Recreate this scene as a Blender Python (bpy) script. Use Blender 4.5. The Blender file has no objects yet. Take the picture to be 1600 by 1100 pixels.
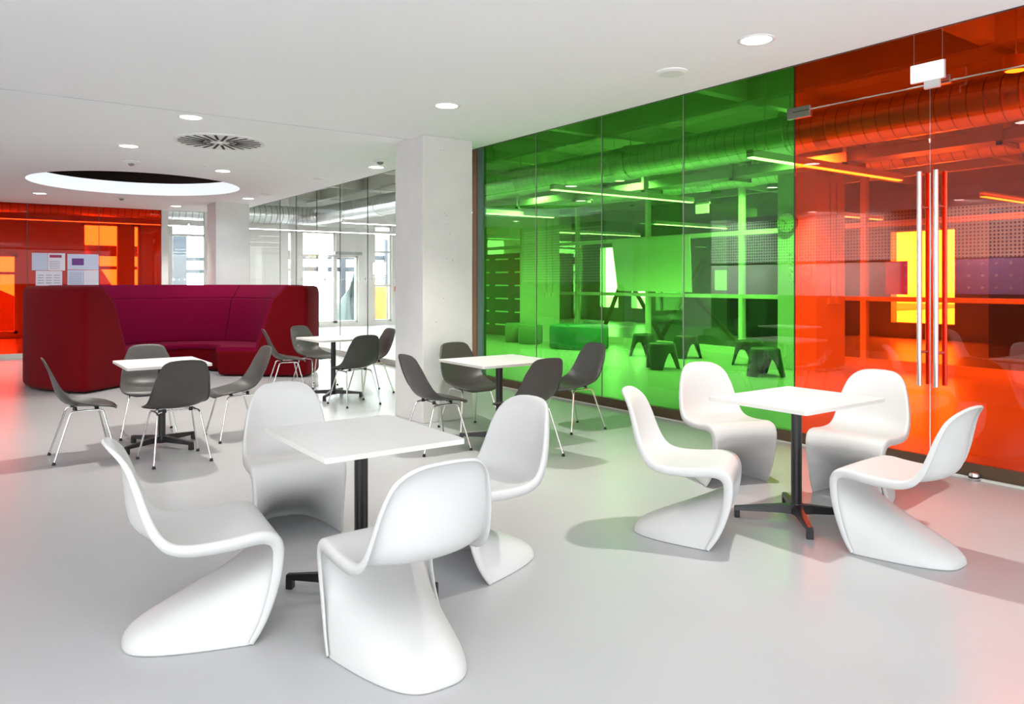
import bpy, bmesh, math, random
from mathutils import Vector, Matrix
random.seed(7)
R = math.radians
sc = bpy.context.scene
C = sc.collection

# ------------------------------------------------------------------ camera, sky, exposure
cd = bpy.data.cameras.new('camera')
cam = bpy.data.objects.new('camera', cd)
C.objects.link(cam)
cam.location = (0, 0, 1.47)
cam.rotation_euler = (R(90), 0, -R(35.875))
cd.sensor_width = 36.0
cd.lens = 1180 / 1600 * 36
cd.shift_y = (440.7 - 550) / 1600
cd.clip_end = 200
sc.camera = cam

w = bpy.data.worlds.new('sky')
sc.world = w
w.use_nodes = True
wn = w.node_tree
bg = wn.nodes['Background']
bg.inputs['Color'].default_value = (0.86, 0.93, 1.0, 1)
bg.inputs['Strength'].default_value = 24.0

vs = sc.view_settings
sc.display_settings.display_device = 'sRGB'
vs.view_transform = 'Standard'
vs.look = 'None'
vs.gamma = 1
vs.use_curve_mapping = False
vs.exposure = 0.37
cy = sc.cycles
cy.use_denoising = True
cy.max_bounces = 10
cy.diffuse_bounces = 5
cy.glossy_bounces = 5
cy.transmission_bounces = 6
cy.transparent_max_bounces = 24
cy.caustics_reflective = False
cy.caustics_refractive = False
cy.sample_clamp_indirect = 6


def area_light(name, loc, rot, sx, sy, power, color=(1, 1, 1)):
    l = bpy.data.lights.new(name, 'AREA')
    l.shape = 'RECTANGLE'
    l.size, l.size_y = sx, sy
    l.energy = power
    l.color = color
    o = bpy.data.objects.new(name, l)
    o.location = loc
    o.rotation_euler = rot
    C.objects.link(o)
    return o


# unseen area lamps added inside the closed walls to brighten room and hall
area_light('fill_rear', (1.0, -4.6, 1.6), (R(-110), 0, R(180)), 9.0, 2.8, 245, (0.90, 0.95, 1.0))  # added lamp standing in for window daylight, tilted up to brighten the ceiling
area_light('fill_left', (-3.85, -0.6, 1.6), (R(90), 0, R(-90)), 7.0, 2.6, 105, (0.92, 0.96, 1.0))  # added side fill for the front chairs; that wall has no window
area_light('fill_overhead', (0.2, 0.6, 2.9), (0, 0, 0), 3.0, 2.4, 56, (0.98, 0.99, 1.0))  # invented overhead fill for the near table
area_light('fill_hall', (12.0, -3.6, 2.2), (R(-90), 0, R(180)), 11.0, 3.4, 360, (1.0, 1.0, 0.97))  # added fill that lifts the side hall, no window behind it

# ------------------------------------------------------------------ materials
def mat(name, col, rough=0.5, metal=0.0, spec=0.5, noise=0.0, nscale=8.0, bump=0.0, bscale=60.0, emit=None, estr=0.0, sheen=0.0, coat=0.0, stretch=None):
    m = bpy.data.materials.new(name)
    m.use_nodes = True
    n = m.node_tree.nodes
    l = m.node_tree.links
    b = n['Principled BSDF']
    b.inputs['Base Color'].default_value = (*col, 1)
    b.inputs['Roughness'].default_value = rough
    b.inputs['Metallic'].default_value = metal
    b.inputs['Specular IOR Level'].default_value = spec
    b.inputs['Sheen Weight'].default_value = sheen
    b.inputs['Coat Weight'].default_value = coat
    tc = n.new('ShaderNodeTexCoord')
    mp = n.new('ShaderNodeMapping')
    l.new(tc.outputs['Object'], mp.inputs['Vector'])
    if stretch:
        mp.inputs['Scale'].default_value = stretch
    if noise > 0:
        t = n.new('ShaderNodeTexNoise')
        t.inputs['Scale'].default_value = nscale
        t.inputs['Detail'].default_value = 6
        l.new(mp.outputs[0], t.inputs['Vector'])
        r = n.new('ShaderNodeMapRange')
        r.inputs['From Min'].default_value = 0.3
        r.inputs['From Max'].default_value = 0.7
        r.inputs['To Min'].default_value = 1 - noise
        r.inputs['To Max'].default_value = 1 + noise
        l.new(t.outputs['Fac'], r.inputs['Value'])
        x = n.new('ShaderNodeVectorMath')
        x.operation = 'SCALE'
        x.inputs[0].default_value = col
        l.new(r.outputs[0], x.inputs['Scale'])
        l.new(x.outputs[0], b.inputs['Base Color'])
    if bump > 0:
        t2 = n.new('ShaderNodeTexNoise')
        t2.inputs['Scale'].default_value = bscale
        t2.inputs['Detail'].default_value = 3
        l.new(mp.outputs[0], t2.inputs['Vector'])
        bp = n.new('ShaderNodeBump')
        bp.inputs['Strength'].default_value = bump
        bp.inputs['Distance'].default_value = 0.01
        l.new(t2.outputs['Fac'], bp.inputs['Height'])
        l.new(bp.outputs[0], b.inputs['Normal'])
    if emit:
        b.inputs['Emission Color'].default_value = (*emit, 1)
        b.inputs['Emission Strength'].default_value = estr
    return m


def glass(name, tint, refl=1.0):
    """thin pane: coloured straight-through light plus a mirror reflection by Fresnel; each pane is crossed twice"""
    m = bpy.data.materials.new(name)
    m.use_nodes = True
    n = m.node_tree.nodes
    l = m.node_tree.links
    n.clear()
    out = n.new('ShaderNodeOutputMaterial')
    mix = n.new('ShaderNodeMixShader')
    tr = n.new('ShaderNodeBsdfTransparent')
    tr.inputs['Color'].default_value = (math.sqrt(tint[0]), math.sqrt(tint[1]), math.sqrt(tint[2]), 1)
    gl = n.new('ShaderNodeBsdfGlossy')
    gl.inputs['Roughness'].default_value = 0.0
    gl.inputs['Color'].default_value = (1, 1, 1, 1)
    fr = n.new('ShaderNodeFresnel')
    geo = n.new('ShaderNodeNewGeometry')
    io = n.new('ShaderNodeMapRange')          # same reflectance on the far face of the pane
    io.inputs['To Min'].default_value = 1.5
    io.inputs['To Max'].default_value = 1 / 1.5
    l.new(geo.outputs['Backfacing'], io.inputs['Value'])
    l.new(io.outputs[0], fr.inputs['IOR'])
    mu = n.new('ShaderNodeMath')
    mu.operation = 'MULTIPLY'
    mu.inputs[1].default_value = refl
    l.new(fr.outputs[0], mu.inputs[0])
    l.new(mu.outputs[0], mix.inputs['Fac'])
    l.new(tr.outputs[0], mix.inputs[1])
    l.new(gl.outputs[0], mix.inputs[2])
    l.new(mix.outputs[0], out.inputs['Surface'])
    return m


def perforated(name, col, hole, scale, thr):
    """white board with a regular pattern of drilled holes (x/y/z grid of dots)"""
    m = mat(name, col, 0.6)
    n = m.node_tree.nodes
    l = m.node_tree.links
    b = n['Principled BSDF']
    tc = n.new('ShaderNodeTexCoord')
    sp = n.new('ShaderNodeSeparateXYZ')
    l.new(tc.outputs['Object'], sp.inputs[0])
    ds = []
    for ax in ('Y', 'Z'):
        a = n.new('ShaderNodeMath'); a.operation = 'MULTIPLY'; a.inputs[1].default_value = scale
        l.new(sp.outputs[ax], a.inputs[0])
        f = n.new('ShaderNodeMath'); f.operation = 'FRACT'
        l.new(a.outputs[0], f.inputs[0])
        s = n.new('ShaderNodeMath'); s.operation = 'SUBTRACT'; s.inputs[1].default_value = 0.5
        l.new(f.outputs[0], s.inputs[0])
        p = n.new('ShaderNodeMath'); p.operation = 'POWER'; p.inputs[1].default_value = 2
        l.new(s.outputs[0], p.inputs[0])
        ds.append(p)
    ad = n.new('ShaderNodeMath'); ad.operation = 'ADD'
    l.new(ds[0].outputs[0], ad.inputs[0]); l.new(ds[1].outputs[0], ad.inputs[1])
    lt = n.new('ShaderNodeMath'); lt.operation = 'LESS_THAN'; lt.inputs[1].default_value = thr
    l.new(ad.outputs[0], lt.inputs[0])
    mx = n.new('ShaderNodeMix'); mx.data_type = 'RGBA'
    mx.inputs['A'].default_value = (*col, 1)
    mx.inputs['B'].default_value = (*hole, 1)
    l.new(lt.outputs[0], mx.inputs['Factor'])
    l.new(mx.outputs['Result'], b.inputs['Base Color'])
    return m


M = {}
M['floor'] = mat('floor_resin', (0.452, 0.456, 0.462), 0.30, noise=0.025, nscale=1.6, bump=0.02, bscale=220, spec=0.35)
M['ceiling'] = mat('ceiling_plaster', (0.93, 0.93, 0.94), 0.85, bump=0.05, bscale=180)
M['concrete'] = mat('pillar_concrete', (0.66, 0.66, 0.64), 0.6, noise=0.03, nscale=5, bump=0.05, bscale=40)
M['slab'] = mat('raw_slab_concrete', (0.58, 0.60, 0.52), 0.8, noise=0.06, nscale=3)
M['wall'] = mat('white_wall', (0.80, 0.79, 0.76), 0.7, noise=0.01, nscale=3)
M['white_plastic'] = mat('white_matt_plastic', (0.60, 0.60, 0.59), 0.42, spec=0.4, bump=0.04, bscale=420)
M['table_top'] = mat('white_laminate', (0.74, 0.73, 0.715), 0.38)
M['table_edge'] = mat('white_laminate_edge', (0.74, 0.72, 0.68), 0.5)
M['black'] = mat('black_powder_coat', (0.018, 0.017, 0.018), 0.32)
M['shell'] = mat('charcoal_plastic', (0.055, 0.051, 0.047), 0.40, bump=0.05, bscale=500)
M['chrome'] = mat('chrome', (0.82, 0.82, 0.82), 0.12, metal=1)
M['steel'] = mat('brushed_steel', (0.74, 0.73, 0.71), 0.28, metal=1)
M['glide'] = mat('black_rubber', (0.012, 0.012, 0.012), 0.6)
M['sofa_red'] = mat('red_wool', (0.12, 0.0005, 0.003), 0.9, sheen=0.03, noise=0.05, nscale=90, bump=0.15, bscale=500, spec=0.08)
M['sofa_magenta'] = mat('crimson_wool', (0.175, 0.0005, 0.027), 0.9, sheen=0.03, noise=0.05, nscale=90, bump=0.15, bscale=500, spec=0.08)
M['g_green'] = glass('green_glass', (0.095, 0.48, 0.05), 1.4)
M['g_red'] = glass('orange_red_glass', (0.82, 0.050, 0.002), 1.2)
M['g_red2'] = glass('red_glass', (0.56, 0.013, 0.001), 0.25)
M['g_clear'] = glass('clear_glass', (0.93, 0.95, 0.93))
M['joint'] = mat('glass_joint', (0.50, 0.50, 0.46), 0.4)
M['joint_dark'] = mat('dark_joint', (0.03, 0.03, 0.03), 0.4)
M['bronze'] = mat('bronze_profile', (0.10, 0.062, 0.036), 0.42, metal=0.3)
M['brownpost'] = mat('brown_post', (0.24, 0.13, 0.075), 0.5)
M['greypost'] = mat('grey_green_post', (0.12, 0.22, 0.18), 0.4)
M['frame_white'] = mat('white_window_frame', (0.78, 0.78, 0.74), 0.5)
M['frame_light'] = mat('light_frame', (0.62, 0.62, 0.56), 0.5)
M['galv'] = mat('galvanised_duct', (0.74, 0.76, 0.76), 0.30, metal=0.9, noise=0.05, nscale=4)
M['galv_dark'] = mat('duct_seam', (0.30, 0.31, 0.31), 0.5, metal=0.6)
M['galv_tray'] = mat('galvanised_tray', (0.55, 0.56, 0.55), 0.45, metal=0.6)
M['led'] = mat('led_diffuser', (0.9, 0.9, 0.9), 0.4, emit=(1.0, 0.98, 0.93), estr=13)
M['lamp_body'] = mat('lamp_housing', (0.80, 0.80, 0.78), 0.4)
M['lamp'] = mat('downlight_glow', (1, 1, 1), 0.4, emit=(1.0, 0.97, 0.90), estr=12)
M['sign'] = mat('backlit_sign', (1, 1, 1), 0.4, emit=(0.95, 1.0, 1.0), estr=3.5)
M['dark_stool'] = mat('dark_green_plastic', (0.035, 0.05, 0.035), 0.45)
M['pouf'] = mat('pouf_fabric_green', (0.05, 0.22, 0.16), 0.8)
M['pouf_light'] = mat('pouf_fabric_light', (0.22, 0.30, 0.24), 0.8)
M['screen'] = mat('canvas_screen', (0.88, 0.88, 0.86), 0.8)
M['dark'] = mat('dark_panel', (0.06, 0.065, 0.06), 0.5)
M['mid_dark'] = mat('mid_grey_panel', (0.34, 0.35, 0.34), 0.6)
M['paper'] = mat('paper', (0.80, 0.82, 0.90), 0.7)
M['paper_blue'] = mat('paper_pale_blue', (0.62, 0.70, 0.86), 0.7)
M['ink'] = mat('ink_grey', (0.40, 0.42, 0.55), 0.7)
M['purple'] = mat('purple_print', (0.16, 0.03, 0.25), 0.6)
M['magenta_ink'] = mat('magenta_print', (0.35, 0.02, 0.10), 0.6)
M['vent'] = mat('vent_white', (0.80, 0.80, 0.79), 0.5)
M['vent_dark'] = mat('vent_dark', (0.02, 0.02, 0.02), 0.8)
M['detector'] = mat('detector_white', (0.82, 0.82, 0.80), 0.5)
M['detector_dark'] = mat('detector_dark', (0.20, 0.20, 0.19), 0.5)
M['dot'] = mat('white_dot_film', (0.9, 0.9, 0.9), 0.6)
M['timber_blue'] = mat('blue_grey_timber', (0.017, 0.025, 0.036), 0.7, noise=0.15, nscale=6)
M['timber'] = mat('timber', (0.06, 0.028, 0.010), 0.7, noise=0.15, nscale=6)
M['tarp'] = mat('green_tarp', (0.07, 0.10, 0.095), 0.6, noise=0.15, nscale=2)
M['brace'] = mat('brace_timber', (0.26, 0.20, 0.10), 0.7, noise=0.15, nscale=6)
M['yellow'] = mat('yellow_sheet', (0.20, 0.11, 0.008), 0.6)
M['facade'] = mat('outside_facade', (0.75, 0.77, 0.80), 0.8)
M['ground'] = mat('outside_ground', (0.35, 0.35, 0.34), 0.9, noise=0.05, nscale=1)
M['void'] = mat('void_brown', (0.06, 0.028, 0.018), 0.8)
M['alarm_red'] = mat('alarm_red', (0.50, 0.03, 0.02), 0.5)
M['socket'] = mat('socket_white', (0.75, 0.75, 0.72), 0.5)
M['perf'] = perforated('perforated_board', (0.86, 0.86, 0.85), (0.08, 0.08, 0.08), 14.0, 0.08)
M['tuft'] = mat('lilac_padding', (0.36, 0.24, 0.46), 0.7)
M['tuft_button'] = mat('lilac_button', (0.85, 0.80, 0.90), 0.4)
M['poster'] = mat('poster_print', (0.62, 0.60, 0.55), 0.6, noise=0.6, nscale=22)
M['clock_face'] = mat('clock_face', (0.55, 0.56, 0.54), 0.4)
M['grass_mound'] = mat('earth_mound', (0.10, 0.12, 0.08), 0.9)


# ------------------------------------------------------------------ helpers
def obj(name, bm, m, parent=None, smooth=False, angle=None):
    me = bpy.data.meshes.new(name)
    bmesh.ops.recalc_face_normals(bm, faces=bm.faces)
    bm.to_mesh(me)
    bm.free()
    if smooth:
        for p in me.polygons:
            p.use_smooth = True
    if isinstance(m, (list, tuple)):
        for q in m:
            me.materials.append(q)
    else:
        me.materials.append(m)
    o = bpy.data.objects.new(name, me)
    C.objects.link(o)
    if angle is not None:
        try:
            me.set_sharp_from_angle(angle=angle)
        except Exception:
            pass
    if parent:
        o.parent = parent
    return o


def tag(o, label, cat, group=None, kind=None):
    o['label'] = label
    o['category'] = cat
    if group:
        o['group'] = group
    if kind:
        o['kind'] = kind
    return o


def struct(o, label, cat='room'):
    o['kind'] = 'structure'
    o['label'] = label
    o['category'] = cat
    return o


def thing(name, label, cat, loc=(0, 0, 0), rz=0.0, group=None):
    o = bpy.data.objects.new(name, None)
    o.empty_display_size = 0.1
    C.objects.link(o)
    o.location = loc
    o.rotation_euler = (0, 0, rz)
    return tag(o, label, cat, group)


def copy_tree(o, parent=None):
    c = o.copy()
    C.objects.link(c)
    if parent:
        c.parent = parent
    for ch in o.children:
        copy_tree(ch, c)
    return c


def box(bm, x0, x1, y0, y1, z0, z1, mi=0, bev=0.0, mtx=None):
    vs_ = [bm.verts.new(p) for p in ((x0, y0, z0), (x1, y0, z0), (x1, y1, z0), (x0, y1, z0), (x0, y0, z1), (x1, y0, z1), (x1, y1, z1), (x0, y1, z1))]
    fs = []
    for q in ((0, 3, 2, 1), (4, 5, 6, 7), (0, 1, 5, 4), (1, 2, 6, 5), (2, 3, 7, 6), (3, 0, 4, 7)):
        f = bm.faces.new([vs_[i] for i in q])
        f.material_index = mi
        fs.append(f)
    if mtx is not None:
        bmesh.ops.transform(bm, matrix=mtx, verts=vs_)
    if bev > 0:
        es = list({e for f in fs for e in f.edges})
        bmesh.ops.bevel(bm, geom=es, offset=bev, segments=3, affect='EDGES', profile=0.5)
    return vs_


def mkbox(name, m, dims, parent=None, bev=0.0, loc=None):
    bm = bmesh.new()
    box(bm, *dims, bev=bev)
    o = obj(name, bm, m, parent)
    if loc:
        o.location = loc
    return o


def tube(bm, pts, r, n=10, mi=0, cap=True):
    """swept round bar; r may be a number or a list"""
    pts = [Vector(p) for p in pts]
    rs = r if isinstance(r, (list, tuple)) else [r] * len(pts)
    rings = []
    up = None
    for i, p in enumerate(pts):
        if i == 0:
            t = pts[1] - pts[0]
        elif i == len(pts) - 1:
            t = pts[-1] - pts[-2]
        else:
            t = (pts[i + 1] - p).normalized() + (p - pts[i - 1]).normalized()
        t.normalize()
        if up is None:
            up = Vector((0, 0, 1)) if abs(t.z) < 0.9 else Vector((1, 0, 0))
        a = t.cross(up)
        if a.length < 1e-4:
            a = t.cross(Vector((0, 1, 0)))
        a.normalize()
        b = t.cross(a).normalized()
        up = -b if b.dot(up) < 0 else b
        a = t.cross(up).normalized()
        ring = [bm.verts.new(p + (a * math.cos(k * 2 * math.pi / n) + up * math.sin(k * 2 * math.pi / n)) * rs[i]) for k in range(n)]
        rings.append(ring)
    for i in range(len(rings) - 1):
        for k in range(n):
            f = bm.faces.new((rings[i][k], rings[i][(k + 1) % n], rings[i + 1][(k + 1) % n], rings[i + 1][k]))
            f.material_index = mi
    if cap:
        for g in (rings[0], rings[-1][::-1]):
            try:
                f = bm.faces.new(g)
                f.material_index = mi
            except Exception:
                pass


def lathe(bm, prof, n=32, center=(0, 0), mi=0, cap=True):
    rings = []
    for r, z in prof:
        rings.append([bm.verts.new((center[0] + r * math.cos(k * 2 * math.pi / n), center[1] + r * math.sin(k * 2 * math.pi / n), z)) for k in range(n)])
    for i in range(len(rings) - 1):
        for k in range(n):
            f = bm.faces.new((rings[i][k], rings[i][(k + 1) % n], rings[i + 1][(k + 1) % n], rings[i + 1][k]))
            f.material_index = mi
    if cap:
        for g in (rings[0], rings[-1][::-1]):
            f = bm.faces.new(g)
            f.material_index = mi


def lerp(a, b, t):
    return a + (b - a) * t


def spline(keys, n):
    """Catmull-Rom through keys, n samples; keys are tuples of equal length"""
    ks = [keys[0]] + list(keys) + [keys[-1]]
    segs = len(keys) - 1
    out = []
    for i in range(n):
        t = i / (n - 1) * segs
        k = min(int(t), segs - 1)
        u = t - k
        p0, p1, p2, p3 = ks[k], ks[k + 1], ks[k + 2], ks[k + 3]
        out.append(tuple(0.5 * (2 * b + (-a + c) * u + (2 * a - 5 * b + 4 * c - d) * u * u + (-a + 3 * b - 3 * c + d) * u ** 3) for a, b, c, d in zip(p0, p1, p2, p3)))
    return out


# ------------------------------------------------------------------ the room
XG = 6.12          # glass wall plane
YR = 17.39         # far red glass wall plane
H = 3.0            # suspended ceiling

bm = bmesh.new()
box(bm, -4.2, 21, -6, 24.2, -0.2, 0)
struct(obj('floor', bm, M['floor']), 'light grey seamless resin floor of the whole hall', 'floor')

# suspended ceiling with a round opening
def ceiling_with_hole():
    bm = bmesh.new()
    cx, cy_, r = 2.2, 13.07, 1.5
    x0, x1, y0, y1 = -4.2, 4.75, -6.0, YR
    n = 96
    ins, outs = [], []
    for k in range(n):
        a = 2 * math.pi * k / n
        dx, dy = math.cos(a), math.sin(a)
        ins.append((cx + r * dx, cy_ + r * dy))
        ts = []
        if dx > 1e-9: ts.append((x1 - cx) / dx)
        if dx < -1e-9: ts.append((x0 - cx) / dx)
        if dy > 1e-9: ts.append((y1 - cy_) / dy)
        if dy < -1e-9: ts.append((y0 - cy_) / dy)
        t = min(t for t in ts if t > 0)
        outs.append((cx + t * dx, cy_ + t * dy))
    corners = [(x0, y0), (x1, y0), (x1, y1), (x0, y1)]
    def ang(p): return math.atan2(p[1] - cy_, p[0] - cx) % (2 * math.pi)
    top = []
    for z in (H, H + 0.21):
        vi = [bm.verts.new((p[0], p[1], z)) for p in ins]
        vo = [bm.verts.new((p[0], p[1], z)) for p in outs]
        vc = {c: bm.verts.new((c[0], c[1], z)) for c in corners}
        for k in range(n):
            k2 = (k + 1) % n
            a1 = 2 * math.pi * k / n
            a2 = 2 * math.pi * (k + 1) / n
            mid = [c for c in corners if a1 < ang(c) < a2]
            loop = [vi[k], vo[k]] + [vc[c] for c in mid] + [vo[k2], vi[k2]]
            bm.faces.new(loop)
        top.append((vi, vo, vc))
    for k in range(n):
        k2 = (k + 1) % n
        bm.faces.new((top[0][0][k], top[0][0][k2], top[1][0][k2], top[1][0][k]))
    # outer fascia
    bmesh.ops.remove_doubles(bm, verts=bm.verts, dist=1e-5)
    es = [e for e in bm.edges if e.is_boundary]
    o = obj('ceiling', bm, M['ceiling'])
    return o


ceil = struct(ceiling_with_hole(), 'white suspended plaster ceiling with a large round opening', 'ceiling')
mkbox('ceiling_edge', M['ceiling'], (4.735, 4.75, -6, YR, H, H + 0.21), ceil)
mkbox('ceiling_seam', M['ink'], (-4.2, 4.75, 7.216, 7.222, H - 0.0015, H + 0.001), ceil)
mkbox('shadow_gap', M['joint_dark'], (4.735, 4.756, -6, YR, H - 0.004, H + 0.012), ceil)

# raw slab with a grid of downstand ribs above everything
bm = bmesh.new()
box(bm, -4.2, 21, -6, 24.2, 4.35, 4.6)
for i in range(-4, 6):
    x = 8.95 + i * 3.1
    if -4.2 < x < 21:
        box(bm, x - 0.09, x + 0.09, -6, 24.2, 4.0, 4.36)
for j in range(-3, 7):
    y = 3.57 + j * 3.14
    if -6 < y < 24.2:
        box(bm, -4.2, 21, y - 0.075, y + 0.075, 4.02, 4.36)
struct(obj('ceiling', bm, M['slab']), 'raw concrete slab with a grid of ribs above the hall', 'ceiling')
bm = bmesh.new()
box(bm, -4.1, 4.7, 10.5, 17.3, 3.92, 3.98)
for y in (11.6, 12.9, 13.6, 14.9, 16.2):
    box(bm, -4.1, 4.7, y - 0.06, y + 0.06, 3.68, 3.93)
for x in (0.4, 1.7, 3.0):
    box(bm, x - 0.04, x + 0.04, 10.5, 17.3, 3.78, 3.93)
struct(obj('ceiling', bm, M['void']), 'dark brown void structure above the round opening', 'ceiling')

# perimeter walls
def wall_openings(name, axis, pos, thick, a0, a1, z1, holes, m, label):
    """wall normal to axis with rectangular openings (a_lo, a_hi, z_lo, z_hi)"""
    bm = bmesh.new()
    cuts = sorted({a0, a1} | {h[0] for h in holes} | {h[1] for h in holes})
    for i in range(len(cuts) - 1):
        lo, hi = cuts[i], cuts[i + 1]
        hs = sorted([(h[2], h[3]) for h in holes if h[0] <= lo + 1e-6 and h[1] >= hi - 1e-6])
        z = 0.0
        spans = []
        for (b, t) in hs:
            if b > z:
                spans.append((z, b))
            z = t
        if z < z1:
            spans.append((z, z1))
        for (b, t) in spans:
            if axis == 'y':
                box(bm, lo, hi, pos, pos + thick, b, t)
            else:
                box(bm, pos, pos + thick, lo, hi, b, t)
    return struct(obj(name, bm, m), label, 'wall')


win_far = [(-1.5, 1.10, 0.12, 2.2), (2.56, 3.50, 0.12, 3.1), (3.80, 4.03, 0.12, 3.1), (4.80, 6.35, 0.10, 3.25), (8.70, 9.86, 0.12, 3.12), (9.86, 10.66, 0.12, 2.35), (11.23, 11.90, 0.12, 3.4)]
wall_openings('wall_far', 'y', 23.5, 0.3, -4.2, 21, 4.36, win_far, M['wall'], 'pale far outer wall with tall windows')
wall_openings('wall_right', 'x', 20.0, 0.3, -6, 24.2, 4.36, [(8.8, 10.4, 0.4, 2.8), (4.2, 5.2, 0.9, 2.4), (19.4, 20.1, 0.5, 2.0), (20.8, 21.8, 0.5, 2.8), (13.3, 14.3, 0.4, 2.6)], M['mid_dark'], 'dark end wall of the far side hall with window openings')
wall_openings('wall_left', 'x', -4.2, 0.2, -6, 24.2, 4.36, [], M['wall'], 'white side wall out of view to the left')
wall_openings('wall_back', 'y', -6.2, 0.2, -4.2, 21, 4.36, [], M['wall'], 'white wall behind the camera')

# things on the left side wall that only show as reflections in the coloured glass
bm = bmesh.new(); box(bm, -3.98, -3.94, 5.2, 13.6, 1.95, 2.98)
tag(obj('perforated_board', bm, M['perf']), 'white perforated acoustic board seen reflected in the orange glass', 'board')
bm = bmesh.new(); box(bm, -0.64, -0.6, 13.9, 17.2, 1.47, 2.9)
core = struct(mkbox('wall_core', M['mid_dark'], (-1.6, -0.66, 13.85, YR - 0.02, 0, H)), 'dark service core left of the round sofa', 'wall')
tag(obj('perforated_board', bm, M['perf']), 'white perforated board on the dark core, seen reflected in the green glass', 'board')
pad = tag(mkbox('padded_panel', M['tuft'], (-3.98, -3.93, 4.2, 8.2, 1.23, 1.93)), 'lilac buttoned wall padding seen reflected in the orange glass', 'wall padding')
bm = bmesh.new()
for i in range(16):
    for j in range(3):
        lathe(bm, [(0.001, 0), (0.03, 0.0), (0.02, 0.015), (0.001, 0.02)], 8, mi=0, cap=False)
        bm.verts.ensure_lookup_table()
        vsx = bm.verts[-32:]
        bmesh.ops.transform(bm, matrix=Matrix.Translation((-3.93, 4.35 + i * 0.25, 1.35 + j * 0.24)) @ Matrix.Rotation(R(90), 4, 'Y'), verts=vsx)
b_ = obj('button', bm, M['tuft_button'], pad)
b_['kind'] = 'stuff'
tag(mkbox('sideboard', M['dark'], (-3.99, -3.4, 3.6, 13.0, 0.0, 1.15)), 'long dark sideboard seen reflected low in the orange glass', 'sideboard')

# pillars
def pillar(name, x0, x1, y0, y1, z1, label, m=None):
    bm = bmesh.new()
    box(bm, x0, x1, y0, y1, 0, z1, bev=0.006)
    return tag(obj(name, bm, m or M['concrete']), label, 'pillar', kind='structure')


p1 = pillar('pillar', 3.842, 4.45, 6.887, 7.512, H, 'square light concrete pillar in the middle of the hall, beside the green glass')
bm = bmesh.new()
for (x, z) in ((4.06, 2.86), (4.09, 2.865), (4.1, 2.2), (4.13, 2.17), (4.14, 2.08), (4.16, 1.98), (4.09, 1.30), (4.0, 1.05), (4.13, 1.72), (4.2, 1.7)):
    lathe(bm, [(0.0008, 0.0), (0.005, 0.0)], 8, cap=False)
    bm.verts.ensure_lookup_table()
    bmesh.ops.transform(bm, matrix=Matrix.Translation((x, 6.8855, z)) @ Matrix.Rotation(R(90), 4, 'X'), verts=bm.verts[-16:])
ph = obj('pore', bm, M['detector_dark'], p1)
ph['kind'] = 'stuff'
pillar('pillar', 3.87, 4.50, 15.0, 15.65, H, 'square light concrete pillar behind the round red sofa')
pc1 = pillar('pillar', 11.28, 11.98, 14.54, 15.26, 4.35, 'concrete column seen through the green glass behind the poufs')
pc2 = pillar('pillar', 11.20, 12.05, 7.05, 7.77, 4.35, 'concrete column straddling the green and orange glass, with a clock')
pillar('pillar', 11.28, 11.98, -0.9, -0.2, 4.35, 'concrete column out of view in the side hall')

# glass wall X = XG
def pane(name, x0, x1, y0, y1, z0, z1, m, label, cat='glass pane'):
    o = mkbox(name, m, (x0, x1, y0, y1, z0, z1))
    return struct(o, label, cat)


GT = 3.86
def dots(parent, axis, pos, a0, a1, z=1.525, step=0.115):
    bm = bmesh.new()
    k = 0
    a = a0 + 0.06
    while a < a1 - 0.03:
        rr = (0.030, 0.016, 0.022, 0.012, 0.026, 0.010)[k % 6]
        lathe(bm, [(0.0005, 0.0), (rr, 0.0)], 14, cap=False)
        bm.verts.ensure_lookup_table()
        vv = bm.verts[-28:]
        if axis == 'x':
            mt = Matrix.Translation((pos, a, z)) @ Matrix.Rotation(R(90), 4, 'Y')
        else:
            mt = Matrix.Translation((a, pos, z)) @ Matrix.Rotation(R(90), 4, 'X')
        bmesh.ops.transform(bm, matrix=mt, verts=vv)
        a += step
        k += 1
    o = obj('dot_marking', bm, M['dot'], parent)
    o['kind'] = 'stuff'


gy = [4.075, 5.386, 6.646, 7.92, 9.17]
gn = ['green glass pane between the orange door and the second joint', 'green glass pane, second from the orange glass', 'green glass pane behind the rightmost dark chair', 'leftmost green glass pane beside the brown post']
wi = 1
for i in range(4):
    pane('window_%d' % wi, XG, XG + 0.012, gy[i] + 0.004, gy[i + 1] - 0.004, 0.10, GT, M['g_green'], gn[i]); wi += 1
cyl = [9.45, 10.68, 11.90, 13.105, 14.395, 15.649, 16.9, YR]
cn = ['clear glass pane just behind the concrete pillar', 'clear glass pane hidden by the pillar', 'clear glass pane with its left edge showing left of the pillar', 'clear glass pane in front of the green tarpaulin window', 'clear glass pane with the bend of the duct behind', 'clear glass pane near the room corner', 'narrow clear corner pane']
for i in range(7):
    o = pane('window_%d' % wi, XG, XG + 0.012, cyl[i] + 0.004, cyl[i + 1] - 0.004, 0.10, GT, M['g_clear'], cn[i]); wi += 1
    dots(o, 'x', XG - 0.002, cyl[i] + 0.02, cyl[i + 1])
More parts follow.
